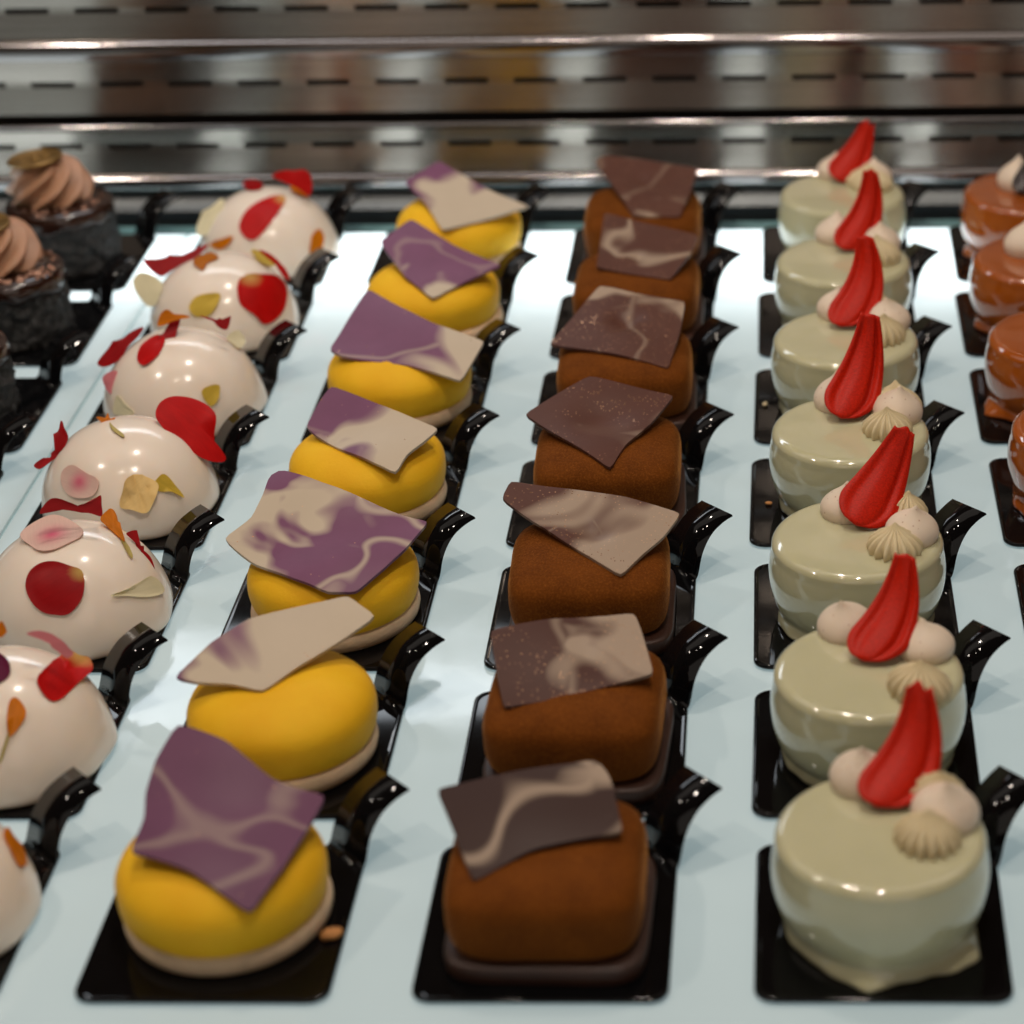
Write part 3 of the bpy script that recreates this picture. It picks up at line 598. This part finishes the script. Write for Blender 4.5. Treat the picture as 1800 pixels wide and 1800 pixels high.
YL = ['yellow dome with deep purple shard crossed by thin pale lines, frontmost of its column',
      'yellow dome with mostly cream shard tipped purple at its left point',
      'yellow dome with the widest purple shard boldly marbled in cream',
      'yellow dome with shard half cream and half purple, crumpled in the middle',
      'yellow dome with broad lilac shard ending in a cream right edge',
      'yellow dome with plain lilac shard with a greyish lower point',
      'rearmost yellow dome, its shard cream with one purple corner']
YM = [(-.15, .30, 0, 0), (.22, .1, 7, 0), (.03, .7, -2, 0), (.09, .2, 6, -3), (-.03, .4, 5, -1), (-.09, .25, 0, -7), (.15, .0, 7, -7)]
for r in range(7):
    t = thing('yellow_mousse_cake', YL[r], 'cake', PC['0,%d' % r], R(rnd.uniform(-20, 20)) * 0, 'yellow domed mousse cakes')
    b = meshobj('biscuit_base', me_bis, M['biscuit'], t); b.location = (rnd.uniform(-.001, .001), rnd.uniform(-.001, .001), 0); b.rotation_euler.z = rnd.uniform(0, 6)
    d = meshobj('mousse_dome', me_yels[r], M['yellow'], t)
    shard('0,%d' % r, t, M['purple_marble'], 11 + r, YM[r][0], YM[r][1], .0015 if r in (0, 2, 3) else .0007, (), YM[r][2], YM[r][3])
# ------------------------------------------------------------------ brown cushions
def cushion(half, z0, z1, ex, ez, n=72, m=22, bottom=.9, seed=0):
    """superellipse plan, rounded top and bottom"""
    def plan(t):
        c_, s_ = math.cos(t), math.sin(t)
        k = (abs(c_) ** ex + abs(s_) ** ex) ** (-1 / ex)
        return k
    pr = []
    zm = z0 + (z1 - z0) * .42
    for i in range(0, 9):
        tt = i / 8 * math.pi / 2
        pr.append((bottom + (1 - bottom) * math.sin(tt), z0 + (zm - z0) * (1 - math.cos(tt))))
    for i in range(1, m + 1):
        tt = i / m * math.pi / 2
        pr.append((max(math.cos(tt), 0) ** (2 / ez), zm + (z1 - zm) * math.sin(tt) ** (2 / ez)))
    pr = [(0, z0)] + pr; pr[-1] = (0, z1)
    dn = dent(seed, .006)
    return lathe([(p[0] * half, p[1]) for p in pr], n, lambda t, rr, z, i: dn(t, rr * plan(t), z, i))
me_brs = [from_py('velvet_body', *cushion(.0296, .0068, .0305, 4.6, 3.5, bottom=.90, seed=s + 11)) for s in range(7)]
me_sl = from_py('chocolate_base', *cushion(.0304, .0, .0066, 6.0, 8.0, bottom=.985))
BL = ['frontmost brown velvet cushion, dark shard with a cream band along its folded top',
      'brown velvet cushion under a rectangular milk brown shard speckled with tiny bright beads',
      'brown velvet cushion whose shard is mostly pale cream with brown ends',
      'brown velvet cushion with glittering diamond-shaped brown shard melted in the middle',
      'brown velvet cushion under a broad shard with a small dark glossy dent',
      'brown velvet cushion with small squarish shard crossed by pale curved lines',
      'rearmost brown velvet cushion with red-brown shard ending in a cream stripe']
BMX = [(-.10, .9, 5, 4), (-.01, .5, 4, 3), (.14, .4, 1, -4), (-.16, .15, 0, 0), (-.07, .4, 3, 5), (-.16, .9, 0, 0), (-.07, .3, 0, -9)]
DENT = [(), ((.006, .006, .007, .0012),), ((.002, .004, .006, .0022), (-.012, .010, .008, -.001)), ((-.002, .008, .011, .0022),), ((.000, .014, .0055, .0034),), ((.001, .004, .003, .002),), ((0, .012, .006, .0025),)]
for r in range(7):
    t = thing('chocolate_velvet_cake', BL[r], 'cake', PC['1,%d' % r], R(rnd.uniform(-2, 2)), 'brown velvet cushion cakes')
    s_ = meshobj('chocolate_base', me_sl, M['slab'], t); s_.rotation_euler.z = R(rnd.uniform(-2, 2)); s_.location.x = .0008
    meshobj('velvet_body', me_brs[r], M['brown'], t)
    sh_ = shard('1,%d' % r, t, M['brown_marble'], 41 + r, BMX[r][0], BMX[r][1], .0006, DENT[r], BMX[r][2], BMX[r][3])
    sh_.matrix_parent_inverse = Matrix.Rotation(-t.rotation_euler.z, 4, 'Z')
# ------------------------------------------------------------------ glazed cylinders
def glazed(Rt, Rm, Rb, H, seed, wob=.0, feet=()):
    pr = [(0, 0), (Rb * .96, 0), (Rb, .0006), (Rb + .0003, .0014)]
    for i in range(1, 5): pr.append((Rb + .0004, .0014 + .0009 * i))
    for i in range(1, 13):
        u = i / 12; z = .005 + (H * .62 - .005) * u
        pr.append((Rb + (Rm - Rb) * math.sin(u * math.pi / 2) ** .55, z))
    for i in range(1, 8):
        u = i / 7; z = H * .62 + (H * .86 - H * .62) * u
        pr.append((Rm - (Rm - Rt) * u ** 1.6, z))
    rr = H * .105
    for i in range(1, 12):
        t = i / 11 * math.pi / 2
        pr.append((Rt - rr * 1.15 * (1 - math.cos(t)), H - rr * (1 - math.sin(t))))
    pr += [(Rt * .72, H + .0001), (Rt * .4, H + .0001), (0, H + .0001)]
    def fn(t, r_, z, i):
        if r_ < .5 * Rb: return r_, z
        n_ = noise.noise(Vector((math.cos(t) * 1.6 + seed, math.sin(t) * 1.6, z * 60)))
        n2 = noise.noise(Vector((math.cos(t) * 4 + seed, math.sin(t) * 4, z * 90 + 5)))
        k = max(0, 1 - z / (H * .9)); 
        foot = max(0, 1 - z / .004)
        low = max(0, 1 - z / .0075) ** 1.6
        b = 0
        for a0, amp, wd in feet:
            d_ = (math.degrees(t) - a0 + 180) % 360 - 180
            b += amp * math.exp(-abs(d_ / wd) ** 1.5)
        return r_ + wob * (n_ * .7 + n2 * .5) * k + foot * .0012 * max(0, n2 + .2) + low * b, z
    return lathe(pr, 96, fn)
PFEET = [((262, 0.0045, 9), (262, .003, 40), (325, .0052, 11), (312, .003, 16)), ((300, .002, 20),), ((215, .0022, 22), (315, .002, 15)), ((235, .002, 18),), ((218, .003, 14), (300, .002, 20)), ((240, .002, 20),), ((230, .002, 20),)]
me_gl = [from_py('glaze_body', *glazed(.0316, .0327, .0288, .0330, 1 + 2.7 * s, .0004, PFEET[s])) for s in range(7)]
CFEET = {2: ((200, .002, 20),), 3: ((215, .003, 16), (190, .002, 12)), 4: ((203, .0065, 13), (188, .002, 20)), 5: ((198, .0030, 10),), 6: ((192, .0030, 10),)}
me_ca = {s: from_py('glaze_body', *glazed(.0312, .0324, .0288, .0325, s * 3.1, .0012, CFEET[s])) for s in range(2, 7)}
def kiss_mesh(r, h, name, n=40, fn=None):
    pr = [(0, 0), (r * .80, 0), (r * .95, h * .10), (r, h * .24), (r * .97, h * .36), (r * .86, h * .48), (r * .68, h * .60), (r * .47, h * .70), (r * .29, h * .79), (r * .16, h * .87), (r * .08, h * .94), (0, h)]
    P = [Vector((p[0], p[1], 0)) for p in pr]; Q = []
    for i in range(1, len(P) - 1):
        p0, p1, p2, p3 = P[i - 1], P[i], P[i + 1], P[min(i + 2, len(P) - 1)]
        for s in range(3):
            t = s / 3; q = 0.5 * ((2 * p1) + (p2 - p0) * t + (2 * p0 - 5 * p1 + 4 * p2 - p3) * t * t + (3 * p1 - p0 - 3 * p2 + p3) * t ** 3); Q.append((max(q.x, 1e-4), q.y))
    vs, fs = lathe([(0, 0)] + Q + [(0, h)], n, fn)
    vs = [(x + .10 * r * (z / h) ** 3, y, z) for x, y, z in vs]
    return from_py(name, vs, fs)
me_kiss = kiss_mesh(.0100, .0155, 'cream_kiss')
def ridge(t, r, z, i):
    k = 1 - abs(math.cos(t * 8)) ** 2.4
    return r * (.76 + .26 * k), z
me_ridge = kiss_mesh(.0104, .0135, 'ridged_kiss', 130, ridge)
def petal_mesh(name, bend=.11, gr=1.0, lip=1.0, tip=1.0):
    """spoon-like chocolate petal: Z = length 0..1, X = width, -Y = the visible hollow side"""
    L = 32; W = 30; vs = []; fs = []
    def halfw(u):
        b = math.sqrt(max(0, 1 - (1 - min(1, u / .26)) ** 2))
        return .215 * b * (1 - .64 * (max(0, u - .26) / .74) ** 1.15)
    for layer in (0, 1):
        for i in range(L + 1):
            u = i / L; hw = max(halfw(u), .015)
            cx_ = bend * math.sin(u * 2.5) - .045       # banana bend
            fade = min(1, u * 5) * (1 if u < .85 else max(.2, (1 - u) / .15))
            for j in range(W + 1):
                v = j / W * 2 - 1
                y = -.05 * math.cos(v * 1.35) * hw / .2
                y += gr * fade * (.030 * math.exp(-((v + .56) / .24) ** 2) + .048 * math.exp(-((v - .56) / .12) ** 2))
                y -= .016 * lip * fade * (math.exp(-((v - .80) / .16) ** 2) + math.exp(-((v + .82) / .18) ** 2))
                y += .42 * (u - .45) ** 2 * -1 + .03
                z = u
                if u > .9: z += (u - .9) * tip * (.5 * math.sin(v * 4 + 3 * tip) + .35 * (v > .55))
                vs.append((cx_ + v * hw, y + (.020 + .018 * (1 - abs(v))) * layer, z))
    S = (L + 1) * (W + 1)
    idx = lambda l, i, j: l * S + i * (W + 1) + j
    for i in range(L):
        for j in range(W):
            fs.append((idx(0, i, j), idx(0, i, j + 1), idx(0, i + 1, j + 1), idx(0, i + 1, j)))
            fs.append((idx(1, i, j), idx(1, i + 1, j), idx(1, i + 1, j + 1), idx(1, i, j + 1)))
    for i in range(L):
        for j in (0, W):
            f = (idx(0, i, j), idx(0, i + 1, j), idx(1, i + 1, j), idx(1, i, j)); fs.append(f if j == 0 else f[::-1])
    for j in range(W):
        for i in (0, L):
            f = (idx(0, i, j), idx(1, i, j), idx(1, i, j + 1), idx(0, i, j + 1)); fs.append(f if i == 0 else f[::-1])
    return from_py(name, vs, fs)
me_pets = [petal_mesh('chocolate_petal', b, g_, l_, tp_) for b, g_, l_, tp_ in ((.14, .7, .5, .7), (.10, .8, 1.0, .25), (.05, .6, .5, .45), (.10, 1.1, .8, .1), (.15, .9, .6, .2), (.17, 1.0, .7, .4), (.08, .7, .5, .8))]
me_pet2 = petal_mesh('dark_petal')
def place_petal(parent, B, T, mat, wscale=1.0, roll=0.0, mesh=None):
    B, T = Vector(B), Vector(T); z = (T - B); L = z.length; z.normalize()
    view = (Vector(CPOS) - (parent.location + B)).normalized()
    y = -(view - z * view.dot(z)).normalized()
    x = y.cross(z)
    m_ = Matrix((x, y, z)).transposed().to_4x4()
    o = meshobj('chocolate_petal', mesh, mat, parent)
    o.matrix_local = Matrix.Translation(B) @ m_ @ Matrix.Rotation(R(roll), 4, 'Z') @ Matrix.Diagonal((L * wscale, L, L, 1))
    return o
PL = ['pistachio-glazed cake with dripping glaze at its foot, frontmost of its column',
      'pistachio-glazed cake, second from front, two bright glints on its front rim',
      'pistachio-glazed cake whose red petal leans far right behind a pointed pale kiss',
      'pistachio-glazed cake, fourth from front, its red petal nearly upright with square tip',
      'pistachio-glazed cake, fifth from front, between the squarish-tipped and rear petals',
      'pistachio-glazed cake next to rearmost of its column',
      'rearmost pistachio-glazed cake with split-tipped red petal against the steel wall']
for r in range(7):
    t = thing('pistachio_glazed_cake', PL[r], 'cake', PC['2,%d' % r], 0, 'pistachio glazed cakes')
    g = meshobj('glaze_body', me_gl[r], M['pist'], t)
    e, B, T = D['tops'][str(r)]
    H = .0318
    for k, (x, y) in enumerate(e):
        o = meshobj('cream_kiss' if k < 2 else 'ridged_kiss', me_kiss if k < 2 else me_ridge, M['kiss'] if k < 2 else M['ridged'], t)
        x, y = x / 1000, y / 1000
        if k == 3 and r < 3: x, y = .0238 * math.cos(R((44, 58, 43)[r])), .0238 * math.sin(R((44, 58, 43)[r]))
        rad = math.hypot(x, y); lim = (.0245, .0222, .0225, .0238)[k]
        if rad > lim: x, y = x * lim / rad, y * lim / rad
        o.location = (x, y, H); o.rotation_euler = (R(rnd.uniform(-8, 4)), R(rnd.uniform(-6, 6)), rnd.uniform(0, 6)); s = rnd.uniform(.94, 1.05) * (.86 if k == 3 and r < 3 else 1); o.scale = (s, s, s * rnd.uniform(.9, 1.1))
    B = Vector(B) / 1000; T = Vector(T) / 1000; B.z = H + .002
    place_petal(t, B, T, M['red_choc'], (1.30, 1.22, 1.28, 1.16, 1.18, 1.12, 1.32)[r], (4, -8, 6, 10, -4, 8, 2)[r], me_pets[r])
# caramel column
CL = {2: 'caramel-glazed cake at the right edge, nearest one, only its left rim in frame',
      3: 'caramel-glazed cake at right edge, second nearest, with streaked glaze on its side',
      4: 'caramel-glazed cake at right edge with a glaze drip on its board',
      5: 'caramel-glazed cake at right edge, next to rearmost, with pale kiss cut by frame',
      6: 'rearmost caramel-glazed cake with pale kiss and dark chocolate petal'}
for r in range(2, 7):
    t = thing('caramel_glazed_cake', CL[r], 'cake', PC['3,%d' % r], 0, 'caramel glazed cakes')
    g = meshobj('glaze_body', me_ca[r], M['caramel'], t)
    kx, ky = D['ck'].get(str(r), (-.004 * 1000, 22)); kx = (kx + 3) / 1000; ky /= 1000
    rad = math.hypot(kx, ky)
    if rad > .0215: kx, ky = kx * .0215 / rad, ky * .0215 / rad
    o = meshobj('cream_kiss', me_kiss, M['kiss'], t); o.location = (kx, ky, .0318); o.rotation_euler.z = rnd.uniform(0, 6); o.scale = (1, 1, 1.15)
    o = meshobj('cream_kiss', me_kiss, M['kiss'], t); o.location = (kx + .020, ky - .012, .0318); o.rotation_euler.z = rnd.uniform(0, 6)
    dx_ = -.0065 if r == 6 else 0; dy_ = -.008 if r == 6 else 0
    place_petal(t, (kx + .008 + dx_, ky - .012 + dy_ * .4, .0338), (kx + .016 + dx_, ky + .008 + dy_, .060), M['dark_choc'], 1.0, 0, me_pet2)
# ------------------------------------------------------------------ white domes with petals
DR, DH = .0355, .036
def domez(u): return .0016 + (DH - .0016) * max(0, 1 - u ** 2.25) ** (1 / 1.9)
pr = [(0, 0), (DR * .93, 0), (DR * .985, .0005), (DR * .999, .0013)]
for i in range(0, 30):
    t_ = i / 29 * math.pi / 2; u = math.cos(t_) ** .9
    pr.append((DR * min(u, .9995) if i < 29 else 0, domez(min(u, .9995)) if i < 29 else DH))
def wob(seed):
    def f(t, r_, z, i):
        k = max(0, 1 - z / .012)
        n_ = noise.noise(Vector((math.cos(t) * 2.2 + seed, math.sin(t) * 2.2, z * 30)))
        return r_ + .0016 * k * max(-.3, n_), z
    return f
me_dm = [from_py('glazed_dome', *lathe(pr, 84, wob(s * 3.3))) for s in range(3)]
WL = ['white glazed dome cut by the left edge at bottom, one orange petal at its rim',
      'white glazed dome at left edge with purple petal and red folded petal with yellow tip',
      'white glazed dome with a round crimson petal below a blush petal',
      'white glazed dome with large upright scarlet petal and crumpled apricot petal',
      'white glazed dome with folded red petal upper left, small yellow petal lower right',
      'white glazed dome with round scarlet petal at right and yellow petal in front',
      'rearmost white glazed dome with scarlet petal in the middle and orange petal on top']
domes = {}
for r in range(7):
    t = thing('petal_dome_cake', WL[r], 'cake', PC['-1,%d' % r], 0, 'white glazed dome cakes with petals')
    g = meshobj('glazed_dome', me_dm[r % 3], M['white_glaze'], t)
    domes[r] = t
for i, (row, colr, mode, L, tip) in enumerate(D['petals']):
    pts = [Vector(p) / 1000 for p in L]
    con = catmull(pts, 4)
    n = len(con); c = sum(con, Vector()) / n
    out_n = (c - Vector((0, 0, .006))).normalized()
    rn = random.Random(i * 7 + 1); p1, p2 = rn.uniform(0, 6.28), rn.uniform(0, 6.28)
    size = max((p - c).length for p in con)
    Rm_ = DR
    def dome_lift(q):
        # keep the sheet above the glaze
        rr = math.hypot(q.x, q.y); u = rr / DR
        if u < .985:
            zz = domez(u) + .0005
            if q.z < zz: return Vector((0, 0, zz - q.z))
        return Vector()
    def shp(q, s, c=c, out_n=out_n, mode=mode, colr=colr, size=size, p1=p1, p2=p2):
        d = (q - c); ang = math.atan2(d.dot(Vector((0, .5, .8))), d.x)
        amp = (.0003, .0007, .0012)[mode] * (3.0 if colr == 'apricot' else 1)
        k = amp * s * s * (math.sin(2 * ang + p1) + .7 * math.sin(3 * ang + p2))
        lift = .0002 + (.0016 * (1 - s * s) if mode == 2 else 0) + (amp * .5 * s * s if mode == 0 else 0)
        if colr == 'apricot': lift += .0012 * abs(math.sin(d.x * 900 + d.z * 300))
        v = out_n * (k + lift)
        if mode == 0: v = v + dome_lift(q + v)
        return v
    me, cc, nn = fill_sheet(con, .00026, 6, shp, 'flower_petal')
    edge_sharpen(me)
    # masks: base of the petal (pale) and long veins
    at_ = me.attributes.new('tip', 'FLOAT', 'POINT'); av = me.attributes.new('vein', 'FLOAT_VECTOR', 'POINT')
    tp = pts[tip] if tip is not None else None
    tv = []; vv = []
    ax = ((tp - c) if tp is not None else (max(con, key=lambda p: (p - c).length) - c)).normalized()
    bx = out_n.cross(ax).normalized()
    for v in me.vertices:
        f = 0.0
        if tp is not None: f = max(0, 1 - (v.co - tp).length / (size * .42)) ** .8
        elif colr == 'blush': f = max(0, 1 - (v.co - c).length / (size * .62)) ** 1.3
        tv.append(f); d = v.co - c; vv += [d.dot(bx) * 1500, d.dot(ax) * 140, i * 3.1]
    at_.data.foreach_set('value', tv); av.data.foreach_set('vector', vv)
    o = meshobj('petal_stem' if colr == 'stem' else 'flower_petal', me, PM[colr], domes[row])
    if colr != 'stem': o['label'] = {'scarlet': 'bright scarlet petal', 'red': 'dull red petal', 'crimson': 'dark crimson petal', 'orange': 'orange petal', 'amber': 'amber petal', 'yellow': 'yellow petal', 'apricot': 'crumpled apricot petal', 'cream': 'pale cream petal', 'blush': 'blush petal with pink centre', 'pink': 'pink petal', 'purple': 'deep purple petal'}[colr]
# ------------------------------------------------------------------ dark chocolate cakes
pr = [(0, 0), (.0262, 0), (.0268, .001), (.0266, .012), (.0262, .022), (.0258, .0275), (.0250, .0285), (0, .0285)]
P2 = []
for a_, b_ in zip(pr, pr[1:]):
    k = max(1, int(math.hypot(a_[0] - b_[0], a_[1] - b_[1]) / .0012)) if a_[0] > .02 and b_[0] > .02 else 1
    P2 += [(a_[0] + (b_[0] - a_[0]) * i / k, a_[1] + (b_[1] - a_[1]) * i / k) for i in range(k)]
P2.append(pr[-1])
def crumbly(t, r_, z, i):
    n_ = noise.fractal(Vector((math.cos(t) * 6, math.sin(t) * 6, z * 230)), .6, 2.1, 4)
    return r_ + .0019 * n_, z
me_cake = from_py('cake_body', *lathe(P2, 170, crumbly))
def gan(t, r_, z, i):
    d = (.0020 + .0075 * max(0, noise.noise(Vector((math.cos(t) * 2.6, math.sin(t) * 2.6, 2))))) * max(0, (.032 - z) / .0037) if r_ > .02 else 0
    return r_, z - d
me_gan = from_py('ganache_top', *lathe([(0, .0286), (.0262, .0286), (.0271, .0283), (.0274, .0293), (.0273, .0306), (.0268, .0322), (.0258, .0335), (.0240, .0343), (.018, .0347), (0, .0347)], 90, gan))
def rope(t, r_, z, i):
    tw = t - (z - .034) * 75
    k = 1 - abs(math.cos(tw * 4)) ** 1.6
    return r_ * (.74 + .28 * k), z + .0008 * k
RP = [(0, .0340), (.0185, .0340), (.0208, .0362), (.0214, .0395), (.0205, .0425), (.0196, .0440), (.0186, .0465), (.0172, .0495), (.0150, .0520), (.0120, .0536), (.0080, .0545), (0, .0548)]
PP = [Vector((p[0], p[1], 0)) for p in RP]; Q = []
for i in range(1, len(PP) - 1):
    p0, p1, p2, p3 = PP[i - 1], PP[i], PP[i + 1], PP[min(i + 2, len(PP) - 1)]
    for s in range(4):
        t_ = s / 4; q = 0.5 * ((2 * p1) + (p2 - p0) * t_ + (2 * p0 - 5 * p1 + 4 * p2 - p3) * t_ * t_ + (3 * p1 - p0 - 3 * p2 + p3) * t_ ** 3); Q.append((max(q.x, 1e-4), q.y))
me_ros = from_py('cream_rosette', *lathe([RP[0]] + Q + [RP[-1]], 144, rope))
bm = bmesh.new(); bmesh.ops.create_uvsphere(bm, u_segments=12, v_segments=8, radius=.00092); me_pearl = bpy.data.meshes.new('sugar_pearl'); bm.to_mesh(me_pearl); bm.free()
me_pearl.polygons.foreach_set('use_smooth', [True] * len(me_pearl.polygons))
me_coin = from_py('gilded_disc', *lathe([(0, 0), (.0130, 0), (.0138, .0005), (.0139, .0012), (.0134, .0018), (.0125, .0018), (.0119, .0012), (0, .0012)], 64))
bm = bmesh.new()
for k in range(9):
    t_ = R(k * 40); rr = .0062
    bmesh.ops.create_uvsphere(bm, u_segments=10, v_segments=6, radius=.0014, matrix=Matrix.Translation((rr * math.cos(t_), rr * math.sin(t_), .0012)) @ Matrix.Rotation(t_, 4, 'Z') @ Matrix.Diagonal((1, .6, .5, 1)))
bmesh.ops.create_uvsphere(bm, u_segments=12, v_segments=6, radius=.0026, matrix=Matrix.Translation((0, 0, .0012)) @ Matrix.Diagonal((1.2, .8, .35, 1)))
me_emb = bpy.data.meshes.new('raised_emblem'); bm.to_mesh(me_emb); bm.free(); me_emb.polygons.foreach_set('use_smooth', [True] * len(me_emb.polygons))
KL = {4: 'dark chocolate cake nearest the front at left edge, mostly cut off', 5: 'dark chocolate cake in the middle at left edge, heavily dotted with copper pearls', 6: 'rearmost dark chocolate cake with cream rosette and full gilded disc'}
for r in (4, 5, 6):
    t = thing('dark_chocolate_cake', KL[r], 'cake', PC['-2,%d' % r], 0, 'dark chocolate cakes with rosettes')
    g = meshobj('cake_body', me_cake, M['crumb'], t); g.rotation_euler.z = rnd.uniform(0, 6)
    g = meshobj('ganache_top', me_gan, M['ganache'], t); g.rotation_euler.z = rnd.uniform(0, 6)
    ros = meshobj('cream_rosette', me_ros, M['cream'], t); ros.location = (-.004, .002, 0); ros.rotation_euler.z = rnd.uniform(0, 6)
    cn = meshobj('gilded_disc', me_coin, M['coin'], t); cn.location = (-.0078, -.0015, .0556); cn.rotation_euler = (R(2), R(-4), rnd.uniform(0, 6))
    meshobj('raised_emblem', me_emb, M['coin'], cn)
    rn = random.Random(100 + r)
    for k in range({6: 24, 5: 60, 4: 24}[r]):
        a0 = R(rn.gauss(-58, 36)); rr = min(rn.gauss(.0232, .0016), .0262)
        p = meshobj('sugar_pearl', me_pearl, M['pearl'], t)
        z = .0352 - max(0, rr - .0225) * .40
        p.location = (rr * math.cos(a0), rr * math.sin(a0), z); s = rn.uniform(.7, 1.25); p.scale = (s, s, s)
# ------------------------------------------------------------------ small things
cr = D['crumb']
bm = bmesh.new(); bmesh.ops.create_icosphere(bm, subdivisions=3, radius=.0028, matrix=Matrix.Diagonal((1.25, .75, .6, 1)))
for v in bm.verts: v.co *= 1 + .18 * noise.noise(v.co * 700)
me = bpy.data.meshes.new('cake_crumb'); bm.to_mesh(me); bm.free(); me.polygons.foreach_set('use_smooth', [True] * len(me.polygons))
M['crumb_o'] = simple('orange_crumb', (.55, .24, .07), .7, .2, 300, .4, 900)
for k_, (cx_, cy_, sc_) in enumerate(D['crumbs']):
    lb_ = ('tiny orange crumb on the board left of the third pistachio cake', 'tiny pale green crumb on the board left of the fourth pistachio cake')[k_]
    m2 = me.copy(); o = meshobj('cake_crumb', m2, M['crumb_o'] if k_ == 0 else M['ridged']); o.location = (cx_ / 1000, cy_ / 1000, .0022 + .0012 * sc_); o.scale = (sc_, sc_, sc_); o.rotation_euler.z = k_ * 1.3
    o['label'] = lb_; o['category'] = 'crumb'
o = meshobj('cake_crumb', me, M['crumb_o']); o.location = (cr[0] / 1000, cr[1] / 1000, .0035); o.rotation_euler.z = R(25)
o['label'] = 'small orange crumb on the board beside the frontmost yellow dome'; o['category'] = 'crumb'
